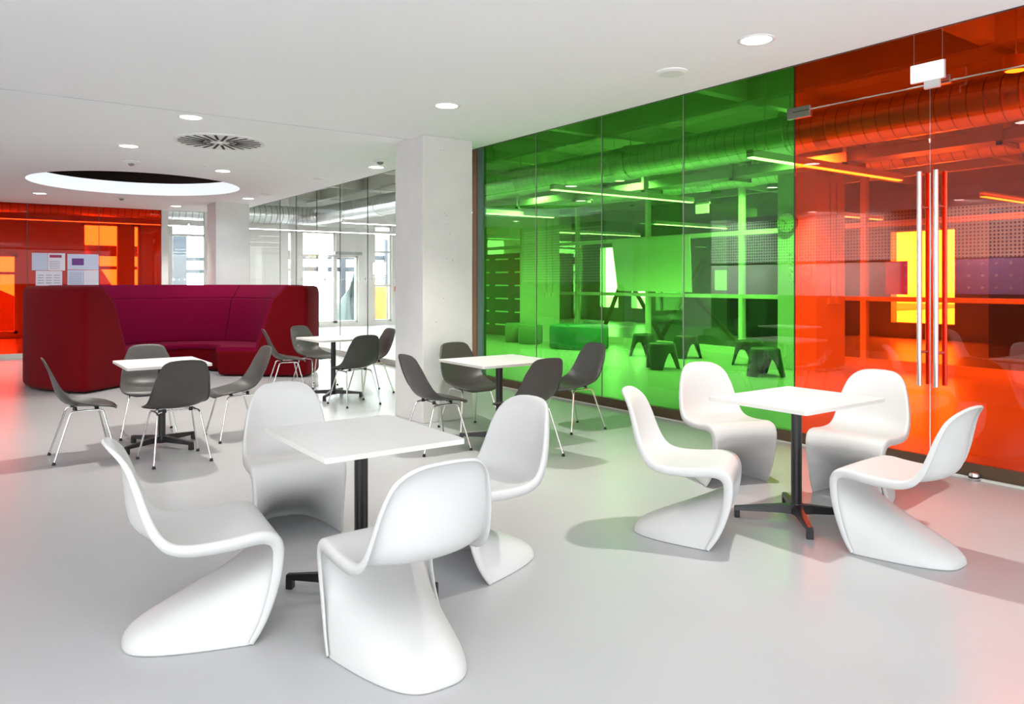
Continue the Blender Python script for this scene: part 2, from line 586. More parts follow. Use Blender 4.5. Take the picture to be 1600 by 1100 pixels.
# orange: fixed panes above the doors, doors with patch fittings and long bar handles
OD = 3.012
pane('window_%d' % wi, XG, XG + 0.012, 1.69, 4.067, OD + 0.012, GT, M['g_red'], 'orange red glass strip above the pair of glass doors', 'glass pane'); wi += 1
for n_, (a, b, hy, lab) in enumerate(((2.881, 4.064, 2.925, 'left orange glass door with its steel bar handle'), (1.69, 2.873, 2.80, 'right orange glass door with its steel bar handle'))):
    d = pane('door_%d' % (n_ + 1), XG, XG + 0.012, a, b, 0.03, OD, M['g_red'], lab, 'door')
    for side, xx in ((0, XG - 0.065), (1, XG + 0.077)):
        bm = bmesh.new()
        tube(bm, [(xx, hy, 0.66), (xx, hy, 2.335)], 0.019, 16)
        hb = obj('handle', bm, M['steel'], d, smooth=True, angle=0.8)
        if side == 0:
            for z in (0.92, 2.06):
                bm = bmesh.new()
                tube(bm, [(XG - 0.065, hy, z), (XG + 0.077, hy, z)], 0.011, 12)
                obj('handle_mount', bm, M['steel'], hb, smooth=True, angle=0.8)
    mkbox('bottom_rail', M['bronze'], (XG - 0.012, XG + 0.024, a, b, 0.012, 0.11), d)
struct(mkbox('wall_light_block', M['wall'], (XG - 0.03, XG + 0.12, -6.0, 1.68, 0, 4.0)), 'white wall added right of the glass to block orange light, out of view', 'wall')  # unseen wall added in place of panes to keep coloured light out
# patch fittings
def patch(y0, y1, z0, z1, lab):
    bm = bmesh.new()
    box(bm, XG - 0.018, XG + 0.03, y0, y1, z0, z1, bev=0.003)
    box(bm, XG - 0.0195, XG - 0.0175, y0 + 0.0, y1 - 0.06, OD - 0.002, OD + 0.004, mi=1)
    tag(obj('patch_fitting', bm, [M['steel'], M['joint_dark']]), lab, 'glass clamp')
patch(3.905, 4.135, 2.955, 3.055, 'steel clamp where the green pane meets the top of the orange door')
patch(2.72, 2.84, 3.0, 3.065, 'small steel clamp over the joint of the two orange doors, under the exit sign')
# joints
for i, y in enumerate(gy[1:4] + cyl[3:7]):
    o = mkbox('trim_%d' % (i + 1), M['joint'] if i < 3 else M['joint_dark'], (XG - 0.001, XG + 0.013, y - 0.004, y + 0.004, 0.1, GT))
    struct(o, 'thin vertical joint between glass panes at a depth of %.1f metres' % y, 'trim')
o = mkbox('trim_8', M['joint_dark'], (XG - 0.001, XG + 0.013, 4.068, 4.074, 0.1, GT)); struct(o, 'thin joint where green glass meets orange glass', 'trim')
# base channels and posts
o = mkbox('baseboard_right', M['bronze'], (XG - 0.03, XG + 0.045, 4.07, 9.17, 0.0, 0.113)); struct(o, 'dark bronze channel along the foot of the green glass', 'baseboard')
o = mkbox('trim_18', M['frame_light'], (XG - 0.045, XG - 0.031, 1.7, 9.17, 0.0, 0.012)); struct(o, 'thin pale line at the floor along the coloured glass', 'trim')
o = mkbox('baseboard_clear', M['frame_light'], (XG - 0.03, XG + 0.045, 9.44, YR, 0.0, 0.10)); struct(o, 'pale channel along the foot of the clear glass', 'baseboard')
o = mkbox('trim_9', M['brownpost'], (XG - 0.035, XG + 0.05, 9.30, 9.42, 0.0, GT)); struct(o, 'brown vertical post between clear and green glass', 'trim')
o = mkbox('trim_10', M['greypost'], (XG - 0.02, XG + 0.05, 9.175, 9.30, 0.0, GT)); struct(o, 'grey green vertical strip beside the brown post', 'trim')
o = mkbox('trim_11', M['slab'], (XG - 0.05, XG + 0.06, -6.0, YR, GT, 4.02)); struct(o, 'head beam above the glass wall', 'trim')

# door stop on the floor
ds_ = thing('door_stop', 'small round steel door stop on the floor by the orange glass', 'door stop', (6.06, 2.53, 0))
bm = bmesh.new(); lathe(bm, [(0.032, 0.0), (0.036, 0.006), (0.036, 0.042), (0.028, 0.055), (0.012, 0.058)], 20)
obj('stop_body', bm, M['steel'], ds_, smooth=True, angle=0.7)
bm = bmesh.new(); lathe(bm, [(0.0375, 0.018), (0.0385, 0.021), (0.0385, 0.028), (0.0375, 0.031)], 20, cap=False)
obj('rubber_ring', bm, M['glide'], ds_)

# far red glass wall (Y = YR)
rx = [-3.0, -0.42, 0.965, 2.20, 3.37]
rl = ['red glass pane out of view to the left', 'leftmost red glass pane in view', 'red glass pane carrying the pinned papers', 'red glass pane nearest the clear doorway']
for i in range(4):
    pane('window_%d' % wi, rx[i] + 0.004, rx[i + 1] - 0.004, YR, YR + 0.012, 0.09, H, M['g_red2'], rl[i]); wi += 1
for i in (2, 3):
    o = mkbox('trim_%d' % (12 + i - 2), M['joint_dark'], (rx[i] - 0.006, rx[i] + 0.006, YR - 0.002, YR + 0.014, 0.09, H)); struct(o, 'thin dark joint in the far red glass at %.1f metres' % rx[i], 'trim')
o = mkbox('baseboard_far', M['frame_light'], (-4.0, 3.37, YR - 0.03, YR + 0.04, 0, 0.09)); struct(o, 'pale channel at the foot of the far red glass', 'baseboard')
o = mkbox('trim_14', M['concrete'], (3.37, 3.50, YR - 0.04, YR + 0.08, 0, H)); struct(o, 'light grey post between the red glass and the clear doorway', 'trim')
o = pane('window_%d' % wi, 3.51, 4.28, YR, YR + 0.012, 0.09, H, M['g_clear'], 'clear glass pane between the red glass and the rear pillar'); wi += 1
dots(o, 'y', YR - 0.003, 3.55, 4.28)
o = mkbox('trim_15', M['concrete'], (4.24, 4.42, YR - 0.04, YR + 0.08, 0, H)); struct(o, 'light grey post behind the rear pillar', 'trim')
o = pane('window_%d' % wi, 4.42, 5.92, YR, YR + 0.012, 0.09, GT, M['g_clear'], 'clear glass pane right of the rear pillar'); wi += 1
dots(o, 'y', YR - 0.003, 4.5, 5.9)
o = mkbox('trim_16', M['joint_dark'], (5.92, 5.93, YR - 0.002, YR + 0.014, 0.09, GT)); struct(o, 'dark joint in the clear glass near the corner', 'trim')
o = mkbox('trim_17', M['void'], (-4.0, 4.75, YR + 0.012, YR + 0.09, H, 4.35)); struct(o, 'bulkhead above the far red glass', 'trim')

# papers pinned to the red glass
def sheet(name, label, x0, x1, z0, z1, m, marks, cat='paper', th=0.003):
    o = tag(mkbox(name, m, (x0, x1, YR - 0.006 - th, YR - 0.006, z0, z1)), label, cat)
    for (a, b, c_, d_, mm, nm) in marks:
        W_, H_ = x1 - x0, z1 - z0
        mkbox(nm, mm, (x0 + a * W_, x0 + b * W_, YR - 0.0075 - th, YR - 0.0055 - th, z0 + c_ * H_, z0 + d_ * H_), o)
    return o


lines = lambda z0, z1, n, a=0.1, b=0.9: [(a, b, z0 + (z1 - z0) * k / n, z0 + (z1 - z0) * (k + 0.35) / n, M['ink'], 'print_line') for k in range(n)]
sheet('notice_sheet', 'large pale sheet pinned top left on the red glass', 1.04, 1.30, 1.70, 2.04, M['paper_blue'], [])
sheet('notice_sheet', 'pale sheet with a crimson heading on the red glass', 1.305, 1.60, 1.70, 2.04, M['paper'], [(0.1, 0.8, 0.74, 0.90, M['magenta_ink'], 'printed_heading')] + lines(0.1, 0.6, 5, 0.1, 0.7))
sheet('calendar_sheet', 'white calendar sheet below the two notices on the red glass', 1.105, 1.55, 1.40, 1.69, M['paper'], lines(0.15, 0.85, 4, 0.08, 0.3) + lines(0.15, 0.85, 4, 0.38, 0.6) + lines(0.15, 0.85, 4, 0.68, 0.92))
sheet('notice_sheet', 'sheet with a purple printed block on the red glass', 1.64, 2.19, 1.72, 2.03, M['paper_blue'], [(0.14, 0.52, 0.28, 0.72, M['purple'], 'printed_block')])
sheet('notice_sheet', 'pale blue sheet below the purple block on the red glass', 1.64, 1.92, 1.40, 1.71, M['paper_blue'], lines(0.1, 0.9, 7, 0.1, 0.9))
sheet('notice_sheet', 'pale sheet at the right end of the pinned row', 1.925, 2.19, 1.40, 1.71, M['paper'], [])

# ------------------------------------------------------------------ far windows (outer wall)
def far_window(i, x0, x1, z0, z1, mull_x, mull_z, label):
    t = struct(mkbox('window_%d' % i, M['g_clear'], (x0, x1, 23.62, 23.63, z0, z1)), label, 'window')
    bm = bmesh.new()
    fw = 0.07
    box(bm, x0, x0 + fw, 23.56, 23.68, z0, z1); box(bm, x1 - fw, x1, 23.56, 23.68, z0, z1)
    box(bm, x0, x1, 23.56, 23.68, z0, z0 + fw); box(bm, x0, x1, 23.56, 23.68, z1 - fw, z1)
    for mx in mull_x: box(bm, mx - fw / 2, mx + fw / 2, 23.57, 23.67, z0, z1)
    for mz in mull_z: box(bm, x0, x1, 23.57, 23.67, mz - fw / 2, mz + fw / 2)
    obj('window_frame', bm, M['frame_white'], t)


far_window(40, -1.5, 1.10, 0.12, 2.2, [0.1], [1.7], 'low window behind the left red glass')
far_window(41, 2.56, 3.50, 0.12, 3.1, [], [], 'tall window seen yellow through the red glass')
far_window(42, 3.80, 4.03, 0.12, 3.1, [], [], 'slit window seen yellow through the red glass')
far_window(43, 4.80, 6.35, 0.10, 3.25, [], [2.85], 'tall bright window between the red glass and the rear pillar')
far_window(44, 8.70, 9.86, 0.12, 3.12, [], [2.33], 'tall bright window left of the tarpaulin')
far_window(45, 9.86, 10.66, 0.12, 2.35, [], [], 'window in front of the green tarpaulin')
far_window(46, 11.23, 11.90, 0.12, 3.4, [], [1.35, 2.5], 'narrow glazed door left of the middle pillar')
tag(mkbox('roller_blind', M['mid_dark'], (9.80, 10.75, 23.42, 23.50, 2.37, 2.47)), 'closed grey blind box above the tarpaulin window', 'blind')
tag(mkbox('fire_call_point', M['alarm_red'], (11.98, 12.10, 23.45, 23.50, 1.15, 1.32)), 'small red fire call point on the far wall', 'call point')

# outside the far windows
struct(mkbox('ground', M['ground'], (-40, 60, 24.3, 80, -0.35, -0.2)), 'pale paved ground outside the far windows', 'ground')
def fence(label, x0, x1, y, rails, posts):
    t = thing('fence', label, 'fence', (x0, y, -0.2))
    for (z, hh) in rails:
        mkbox('rail', M['timber_blue'], (0, x1 - x0, 0.0, 0.07, z + 0.2, z + 0.2 + hh), t)
    for (x, wd, hh) in posts:
        mkbox('post', M['timber_blue'], (x - x0, x - x0 + wd, -0.16, 0.0, 0.0, hh), t)


fence('blue grey post and rails outside the bright window behind the sofa', 4.7, 7.6, 26.0, ((1.75, .13), (2.15, .13)), ((5.35, .42, 3.2), (7.4, .12, 2.6)))
fence('grey railing with thin posts outside the windows left of the middle pillar', 8.9, 13.6, 26.4, ((1.85, .18), (2.3, .18)), ((9.3, .14, 3.4), (10.5, .14, 3.3), (11.2, .2, 3.3), (13.0, .14, 3.3)))
bm = bmesh.new()
rows = []
for i in range(15):
    t = i / 14
    row = []
    for j in range(15):
        u = j / 14
        wdt = lerp(1.25, 0.18, t ** 0.8)
        x = 11.35 - 0.1 * t + (u - 0.75) * wdt * 1.3 + 0.05 * math.sin(j * 1.9 + i * 0.7)
        y = 24.9 + 0.15 * math.sin(u * 11 + i * 0.4) + 0.35 * (1 - t) * abs(u - 0.5)
        row.append(bm.verts.new((x, y, -0.2 + 2.0 * t)))
    rows.append(row)
for i in range(14):
    for j in range(14):
        bm.faces.new((rows[i][j], rows[i][j + 1], rows[i + 1][j + 1], rows[i + 1][j]))
o = obj('tarpaulin', bm, M['tarp'], smooth=True)
tag(o, 'green grey tarpaulin draped over a heap outside the window', 'tarpaulin')
so = o.modifiers.new('s', 'SOLIDIFY'); so.thickness = 0.02
tag(mkbox('yellow_container', M['yellow'], (11.95, 12.55, 25.2, 25.8, -0.2, 1.3), bev=0.03), 'yellow container outside the narrow glazed door', 'container')
bm = bmesh.new()
v = [bm.verts.new(p) for p in ((2.45, 24.6, 2.55), (2.75, 24.6, 2.55), (4.3, 24.6, -0.1), (3.5, 24.6, -0.1), (2.45, 24.72, 2.55), (2.75, 24.72, 2.55), (4.3, 24.72, -0.1), (3.5, 24.72, -0.1))]
for q in ((0, 1, 2, 3), (7, 6, 5, 4), (0, 4, 5, 1), (1, 5, 6, 2), (2, 6, 7, 3), (3, 7, 4, 0)): bm.faces.new([v[k] for k in q])
tag(obj('slanted_panel', bm, M['yellow']), 'yellow slanted panel outside the window behind the red glass', 'panel')
t = thing('fence', 'brown rails and posts outside the window behind the red glass', 'fence', (2.2, 25.6, -0.2))
for z, hh in ((1.85, 0.10), (2.25, 0.32)):
    mkbox('rail', M['timber'], (0, 2.3, 0, 0.1, z + 0.2, z + 0.2 + hh), t)
for x in (0.0, 2.18):
    mkbox('post', M['timber'], (x, x + 0.12, -0.1, 0.0, 0, 2.77), t)
bm = bmesh.new()
v = [bm.verts.new(p) for p in ((-1.6, 25.6, -0.2), (1.25, 25.6, -0.2), (1.25, 25.6, 1.0), (-0.2, 25.6, 1.75), (-1.6, 25.6, 1.2), (-1.6, 26.2, -0.2), (1.25, 26.2, -0.2), (1.25, 26.2, 1.0), (-0.2, 26.2, 1.75), (-1.6, 26.2, 1.2))]
bm.faces.new(v[:5]); bm.faces.new(v[5:][::-1])
for k in range(5): bm.faces.new((v[k], v[(k + 1) % 5], v[5 + (k + 1) % 5], v[5 + k]))
tag(obj('gabled_hut', bm, M['yellow']), 'yellow gabled shape outside, seen through the leftmost red glass', 'hut')

# ------------------------------------------------------------------ side hall beyond the coloured glass
PXX = 12.75
pt = thing('glazed_partition', 'white framed glazed partition across the side hall behind the green glass', 'partition', (PXX, 0, 0))
pt['kind'] = 'structure'
for (y, wd) in ((19.0, .07), (17.0, .07), (14.76, .07), (12.28, .07), (9.68, .09), (7.1, .1), (5.99, .1), (3.6, .1), (1.1, .1), (-1.4, .1), (-5.9, .1)):
    mkbox('mullion', M['frame_white'], (-0.05, 0.07, y - wd / 2, y + wd / 2, 0, 4.0), pt)
for (z0, z1) in ((0.0, 0.14), (1.14, 1.22), (2.42, 2.51), (3.9, 4.0)):
    mkbox('rail', M['frame_white'], (-0.04, 0.06, -5.95, 23.4, z0, z1), pt)
mkbox('pane', M['g_clear'], (0.0, 0.01, -5.95, 23.4, 0.1, 3.9), pt)
# canvas screen hanging in front of the partition
bm = bmesh.new()
v = [(12.675, 13.40, 2.42), (12.675, 10.98, 2.47), (12.675, 10.92, 1.25), (12.675, 13.20, 1.26)]
fv = [bm.verts.new(p) for p in v]; bv = [bm.verts.new((p[0] + 0.02, p[1], p[2])) for p in v]
bm.faces.new(fv); bm.faces.new(bv[::-1])
for k in range(4): bm.faces.new((fv[k], fv[(k + 1) % 4], bv[(k + 1) % 4], bv[k]))
tag(obj('canvas_screen', bm, M['screen']), 'pale rectangular canvas hung on the partition behind the green glass', 'screen')
# furniture of the rooms beyond
tag(mkbox('dark_wall_unit', M['dark'], (17.0, 17.4, 10.9, 13.4, 0, 3.2)), 'dark tall wall unit far behind the green glass right of the screen', 'wall unit')
tag(mkbox('dark_wall_unit', M['dark'], (16.2, 16.6, 3.9, 6.5, 0, 2.9)), 'dark tall unit far behind the steel door handles', 'wall unit')
tag(mkbox('dark_wall_unit', M['dark'], (15.5, 16.0, -1.0, 3.7, 0, 1.5)), 'low dark unit far behind the right orange door', 'wall unit')
tag(mkbox('notice_board', M['screen'], (12.74, 12.749, 10.05, 10.35, 1.30, 1.72)), 'small pale notice on the partition right of the canvas', 'notice')
tag(mkbox('notice_board', M['alarm_red'], (12.74, 12.749, 6.35, 6.72, 1.26, 1.82)), 'small red poster on the partition behind the orange door', 'notice')
for k, (y, z, ln, an) in enumerate(((14.6, 1.6, 2.6, 62), (13.9, 1.5, 2.6, -52), (12.6, 1.6, 2.4, 55), (11.9, 1.4, 2.4, -40))):
    bm = bmesh.new()
    box(bm, -0.04, 0.04, -ln / 2, ln / 2, -0.04, 0.04)
    o = obj('timber_brace', bm, M['brace'])
    o.location = (14.0 + 0.12 * k, y, ln / 2 * math.sin(R(abs(an))) + 0.04 * math.cos(R(abs(an)))); o.rotation_euler = (R(-an), 0, 0)
    tag(o, ['first', 'second', 'third', 'fourth'][k] + ' slanted timber brace beyond the partition, counted from the left', 'brace', 'timber braces')

# dark locker with pale slots
lk = thing('locker_block', 'dark locker wall with pale slots at the left end of the green hall', 'lockers', (12.0, 16.9, 0))
mkbox('carcass', M['dark'], (0, 0.5, -1.1, 2.6, 0.0, 2.25), lk)
for j in range(6):
    for i in range(4):
        mkbox('slot', M['socket'], (-0.012, 0.0, -1.05 + i * 0.92, -0.45 + i * 0.92, 0.28 + j * 0.36, 0.315 + j * 0.36), lk)

# poufs
def pouf(loc, r, h, m, lab):
    t = thing('pouf', lab, 'pouf', loc)
    bm = bmesh.new(); lathe(bm, [(r - 0.02, 0), (r, 0.03), (r, h - 0.04), (r - 0.012, h - 0.012)], 40, cap=True)
    obj('body', bm, m, t, smooth=True, angle=0.6)
    bm = bmesh.new(); lathe(bm, [(r - 0.01, h - 0.014), (r - 0.03, h), (0.01, h + 0.006)], 40, cap=True)
    obj('seat_pad', bm, m, t, smooth=True, angle=0.6)


pouf((11.12, 12.82, 0), 0.66, 0.51, M['pouf'], 'large round green pouf behind the green glass')
pouf((10.92, 14.35, 0), 0.29, 0.46, M['pouf_light'], 'small round pale pouf in front of the column, the nearer of two')
pouf((10.97, 15.0, 0), 0.27, 0.46, M['pouf_light'], 'small round pale pouf at the far left behind the green glass')

# three-legged arched stools
def stool_mesh():
    bm = bmesh.new()
    n = 72
    rows = []
    # seat top and skirt, the skirt cut by three arches
    prof = [(0.0, 0.385), (0.06, 0.386), (0.12, 0.392), (0.17, 0.40), (0.20, 0.395), (0.215, 0.375)]
    def lowz(a):
        t = abs(((a * 3 / (2 * math.pi) + 0.5) % 1.0) - 0.5) * 2      # 0 at leg centre, 1 at arch centre
        if t < 0.36:
            return 0.0
        u = (t - 0.36) / 0.64
        return 0.26 * math.sin(min(1, u * 1.25) * math.pi / 2) ** 0.8
    for r, z in prof[1:]:
        rows.append([bm.verts.new((r * math.cos(2 * math.pi * k / n), r * math.sin(2 * math.pi * k / n), z)) for k in range(n)])
    for s_ in (0.25, 0.5, 0.75, 1.0):
        row = []
        for k in range(n):
            a = 2 * math.pi * k / n
            lz = lowz(a)
            z = lerp(0.375, lz, s_)
            r = 0.215 + 0.075 * ((0.375 - z) / 0.375) ** 1.2
            row.append(bm.verts.new((r * math.cos(a), r * math.sin(a), z)))
        rows.append(row)
    c = bm.verts.new((0, 0, 0.385))
    for k in range(n):
        bm.faces.new((c, rows[0][k], rows[0][(k + 1) % n]))
    for i in range(len(rows) - 1):
        for k in range(n):
            bm.faces.new((rows[i][k], rows[i][(k + 1) % n], rows[i + 1][(k + 1) % n], rows[i + 1][k]))
    return bm


st_pos = [(10.95, 10.64, 20, 'dark three legged stool farthest left behind the green glass'), (9.58, 8.90, -35, 'dark three legged stool, nearest of the left three'), (11.33, 9.90, 80, 'dark three legged stool behind the joint of the green panes'), (11.25, 8.38, 5, 'dark three legged stool, rear one of the right pair'), (10.17, 7.28, 50, 'dark three legged stool, front one of the right pair by the orange glass')]
s0 = None
for i, (x, y, a, lab) in enumerate(st_pos):
    if i == 0:
        s0 = obj('arched_stool', stool_mesh(), M['dark_stool'], smooth=True, angle=1.0)
        md = s0.modifiers.new('s', 'SOLIDIFY'); md.thickness = 0.02; md.offset = -1
        o = s0
    else:
        o = s0.copy(); C.objects.link(o)
    o.location = (x, y, 0); o.rotation_euler = (0, 0, R(a)); o.scale = (1.05, 1.05, 1.1)
    tag(o, lab, 'stool', 'three legged stools in the green hall')

# ducts
def duct(name, pts, r, label, step=0.17, bands=()):
    t = thing(name, label, 'duct')
    pts = [Vector(p) for p in pts]
    fine = []
    for i in range(len(pts) - 1):
        L = (pts[i + 1] - pts[i]).length
        n = max(1, int(L / (step / 10)))
        for k in range(n):
            fine.append(pts[i].lerp(pts[i + 1], k / n))
    fine.append(pts[-1])
    rs = [r * (1.0 if k % 10 else 1.02) for k in range(len(fine))]
    bm = bmesh.new()
    tube(bm, fine, rs, 28)
    bm.faces.ensure_lookup_table()
    for q in range(len(fine) - 1):
        if q % 10 == 0:
            for kk in range(28):
                bm.faces[q * 28 + kk].material_index = 1
    obj('duct_pipe', bm, [M['galv'], M['galv_dark']], t, smooth=True, angle=1.2)
    for b in bands:
        bm = bmesh.new()
        a = Vector(b[0]); dr = Vector(b[1]).normalized()
        tube(bm, [a - dr * 0.07, a - dr * 0.065, a + dr * 0.065, a + dr * 0.07], [r * 1.02, r * 1.07, r * 1.07, r * 1.02], 28)
        obj('duct_collar', bm, M['galv'], t, smooth=True, angle=0.6)
        bm = bmesh.new()
        tube(bm, [a + Vector((0, 0, r)), a + Vector((0, 0, 4.34 - a.z))], 0.008, 6)
        obj('hanger', bm, M['galv_tray'], t)
    return t


def dx1(y): return 9.45 - (y + 2) * 0.028
bend = []
for k in range(9):
    a = k / 8 * math.pi / 2
    bend.append((dx1(21.5) - 0.9 + 0.9 * math.cos(a), 21.7 + 0.9 * math.sin(a), 3.5))
duct('large_duct', [(dx1(-5.5), -5.5, 3.5), (dx1(21.5), 21.5, 3.5)] + bend + [(-3.8, 22.6, 3.45)], 0.27, 'large ribbed silver ventilation duct under the raw slab', bands=[((dx1(y), y, 3.5), (0, 1, 0)) for y in (0.5, 3.2, 6.2, 9.2, 12.2, 15.2, 18.2)])
duct('slim_duct', [(11.6, -5.5, 3.4), (11.5, 15.8, 3.4), (11.2, 17.2, 3.4)], 0.19, 'slimmer ribbed silver duct running beside the column heads', bands=[((11.55, y, 3.4), (0, 1, 0)) for y in (1.0, 4.0, 8.5, 11.5)])
# cable tray
ct = thing('cable_tray', 'galvanised cable tray hung between the two ducts', 'cable tray', (10.5, 0, 3.22))
mkbox('tray_side', M['galv_tray'], (-0.2, -0.185, -5.5, 16, 0, 0.13), ct)
mkbox('tray_side', M['galv_tray'], (0.185, 0.2, -5.5, 16, 0, 0.13), ct)
mkbox('tray_bottom', M['galv_tray'], (-0.2, 0.2, -5.5, 16, -0.006, 0.0), ct)
for y in range(-4, 16, 2):
    bm = bmesh.new()
    box(bm, -0.26, -0.22, y - 0.03, y + 0.03, -0.07, 0.79); box(bm, 0.22, 0.26, y - 0.03, y + 0.03, -0.07, 0.79); box(bm, -0.26, 0.26, y - 0.03, y + 0.03, -0.07, -0.02); box(bm, -0.26, 0.26, y - 0.03, y + 0.03, 0.24, 0.28)
    obj('tray_hanger', bm, M['galv_tray'], ct)

# linear luminaires
def luminaire(x0, x1, y, z, lab):
    t = thing('linear_lamp', lab, 'lamp', (x0, y, z), group='linear lamps of the side hall')
    L = x1 - x0
    mkbox('lamp_body', M['lamp_body'], (0, L, -0.05, 0.05, 0.0, 0.09), t)
    mkbox('diffuser', M['led'], (0.01, L - 0.01, -0.04, 0.04, -0.012, 0.0), t)
    for x in (0.3, L - 0.3):
        bm = bmesh.new(); tube(bm, [(x, 0, 0.09), (x, 0, 4.34 - z)], 0.004, 6)
        obj('cable', bm, M['galv_tray'], t)


luminaire(7.84, 11.3, 13.95, 3.0, 'linear lamp at the far left of the green hall')
luminaire(7.84, 11.3, 9.72, 3.0, 'linear lamp in the middle of the green glass')
luminaire(7.77, 11.38, 5.78, 3.0, 'linear lamp crossing from green to orange glass')
luminaire(7.8, 11.3, 1.8, 3.0, 'linear lamp right of the view')
luminaire(7.85, 11.3, 18.3, 3.0, 'linear lamp just left of the middle pillar, the nearer one')
luminaire(-2.0, 4.9, 21.85, 3.0, 'long linear lamp behind the far red glass')
luminaire(4.95, 11.4, 21.85, 3.0, 'long linear lamp behind the clear glass, the farther one')
luminaire(14.7, 18.2, 6.0, 3.0, 'linear lamp beyond the partition behind the orange doors')
luminaire(14.7, 18.2, 9.7, 3.0, 'linear lamp beyond the partition, right of the canvas')
luminaire(14.7, 18.2, 13.9, 3.0, 'linear lamp beyond the partition, left of the canvas')
luminaire(14.7, 18.2, 17.9, 3.0, 'linear lamp beyond the partition at the far left')
luminaire(14.7, 18.2, 2.2, 3.0, 'linear lamp beyond the partition at the far right')

HL = [(11.2, 11.6, 'added hall downlight to brighten the canvas'), (9.9, 10.4, 'hall downlight above the left stools'), (12.2, 9.0, 'hall downlight before the partition, by the column with the clock'), (9.9, 6.6, 'hall downlight above the right stools'), (10.2, 13.2, 'hall downlight above the large pouf'), (8.6, 3.2, 'hall downlight behind the orange doors'), (8.3, 15.6, 'hall downlight beside the far linear lamp'), (9.7, 19.6, 'hall downlight behind the clear glass'), (12.2, 4.0, 'hall downlight near the partition, right side')]  # the one before the canvas is added to brighten it
h0 = None
for (x, y, lab) in HL:
    z = 3.75
    if h0 is None:
        t = thing('hall_downlight', lab, 'downlight', (x, y, z), group='round downlights of the side hall')
        bm = bmesh.new(); lathe(bm, [(0.11, 0.0), (0.11, -0.14), (0.095, -0.145)], 28, cap=False); obj('lamp_housing', bm, M['lamp_body'], t, smooth=True, angle=0.6)
        bm = bmesh.new(); lathe(bm, [(0.001, -0.142), (0.098, -0.140)], 28, cap=False); obj('lamp_glass', bm, M['lamp'], t)
        bm = bmesh.new(); tube(bm, [(0, 0, 0.0), (0, 0, 0.6)], 0.006, 6); obj('cable', bm, M['galv_tray'], t)
        h0 = t
    else:
        t = copy_tree(h0); t['label'] = lab; t.location = (x, y, z)
    l = bpy.data.lights.new('hall_beam', 'SPOT')
    l.energy = 350 if y > 17 else 700 if y > 6 else 330; l.spot_size = R(150); l.spot_blend = 0.6; l.shadow_soft_size = 0.1; l.color = (1.0, 0.98, 0.93)
    lo = bpy.data.objects.new('hall_beam', l); lo.location = (x, y, z - 0.17); C.objects.link(lo)

# clock on the column, poster, sockets with conduits
ck = thing('wall_clock', 'round station clock on the column at the edge of the green glass', 'clock', (11.14, 7.55, 2.46))
bm = bmesh.new(); tube(bm, [(-0.03, 0, 0), (0.06, 0, 0)], 0.175, 36); obj('clock_case', bm, M['detector_dark'], ck)
bm = bmesh.new(); tube(bm, [(-0.034, 0, 0), (-0.03, 0, 0)], 0.16, 36); obj('clock_face', bm, M['clock_face'], ck)
bm = bmesh.new()
for k in range(12):
    a = k * math.pi / 6
    box(bm, -0.037, -0.034, -0.006, 0.006, 0.115, 0.15, mtx=Matrix.Rotation(a, 4, 'X'))
mk_ = obj('hour_mark', bm, M['detector_dark'], ck)
for a, l, wd in ((R(-50), 0.09, 0.009), (R(-165), 0.13, 0.006)):
    bm = bmesh.new(); box(bm, -0.041, -0.038, -wd, wd, -0.02, l, mtx=Matrix.Rotation(a, 4, 'X')); obj('clock_hand', bm, M['detector_dark'], ck)
tag(mkbox('poster', M['poster'], (11.185, 11.198, 7.12, 7.55, 1.42, 1.95)), 'printed poster on the column between the green and orange glass', 'poster')
def sockets(x, y, lab):
    t = thing('socket_box', lab, 'socket', (x, y, 1.16))
    mkbox('socket_plate', M['socket'], (-0.13, -0.05, -0.03, 0.0, -0.05, 0.05), t)
    mkbox('socket_plate', M['socket'], (-0.04, 0.04, -0.03, 0.0, -0.05, 0.05), t)
    mkbox('switch_plate', M['socket'], (0.08, 0.18, -0.03, 0.0, -0.05, 0.06), t)
    for x_ in (-0.06, 0.13):
        bm = bmesh.new(); tube(bm, [(x_, -0.012, 0.05), (x_, -0.012, 1.95)], 0.010, 8); obj('conduit', bm, M['galv_tray'], t)


sockets(11.66, 7.05, 'socket and switch group on the column behind the orange glass')
sockets(11.62, 14.54, 'socket and switch group on the column behind the green glass')

# small emergency sign in the green hall
sg = thing('exit_sign', 'small lit exit sign hanging in the green hall', 'sign', (12.0, 10.05, 2.93))
mkbox('sign_panel', M['sign'], (-0.03, 0.0, -0.16, 0.16, -0.08, 0.10), sg)
mkbox('sign_housing', M['lamp_body'], (-0.02, 0.03, -0.17, 0.17, 0.10, 0.14), sg)
for y in (-0.12, 0.12):
    bm = bmesh.new(); tube(bm, [(0, y, 0.14), (0, y, 1.40)], 0.003, 6); obj('wire', bm, M['galv_tray'], sg)

# exit sign above the doors
sg = thing('exit_sign', 'lit white exit sign hung on wires above the orange doors', 'sign', (5.95, 2.81, 3.0))
mkbox('sign_panel', M['sign'], (-0.022, 0.0, -0.118, 0.118, 0.012, 0.135), sg)
mkbox('sign_housing', M['lamp_body'], (-0.016, 0.012, -0.124, 0.124, 0.004, 0.143), sg)
mkbox('sign_box', M['lamp_body'], (-0.012, 0.018, -0.085, 0.025, -0.055, 0.004), sg)
for y in (-0.105, 0.105):
    bm = bmesh.new(); tube(bm, [(0.0, y, 0.143), (0.0, y, 1.02)], 0.0022, 6); obj('wire', bm, M['steel'], sg)

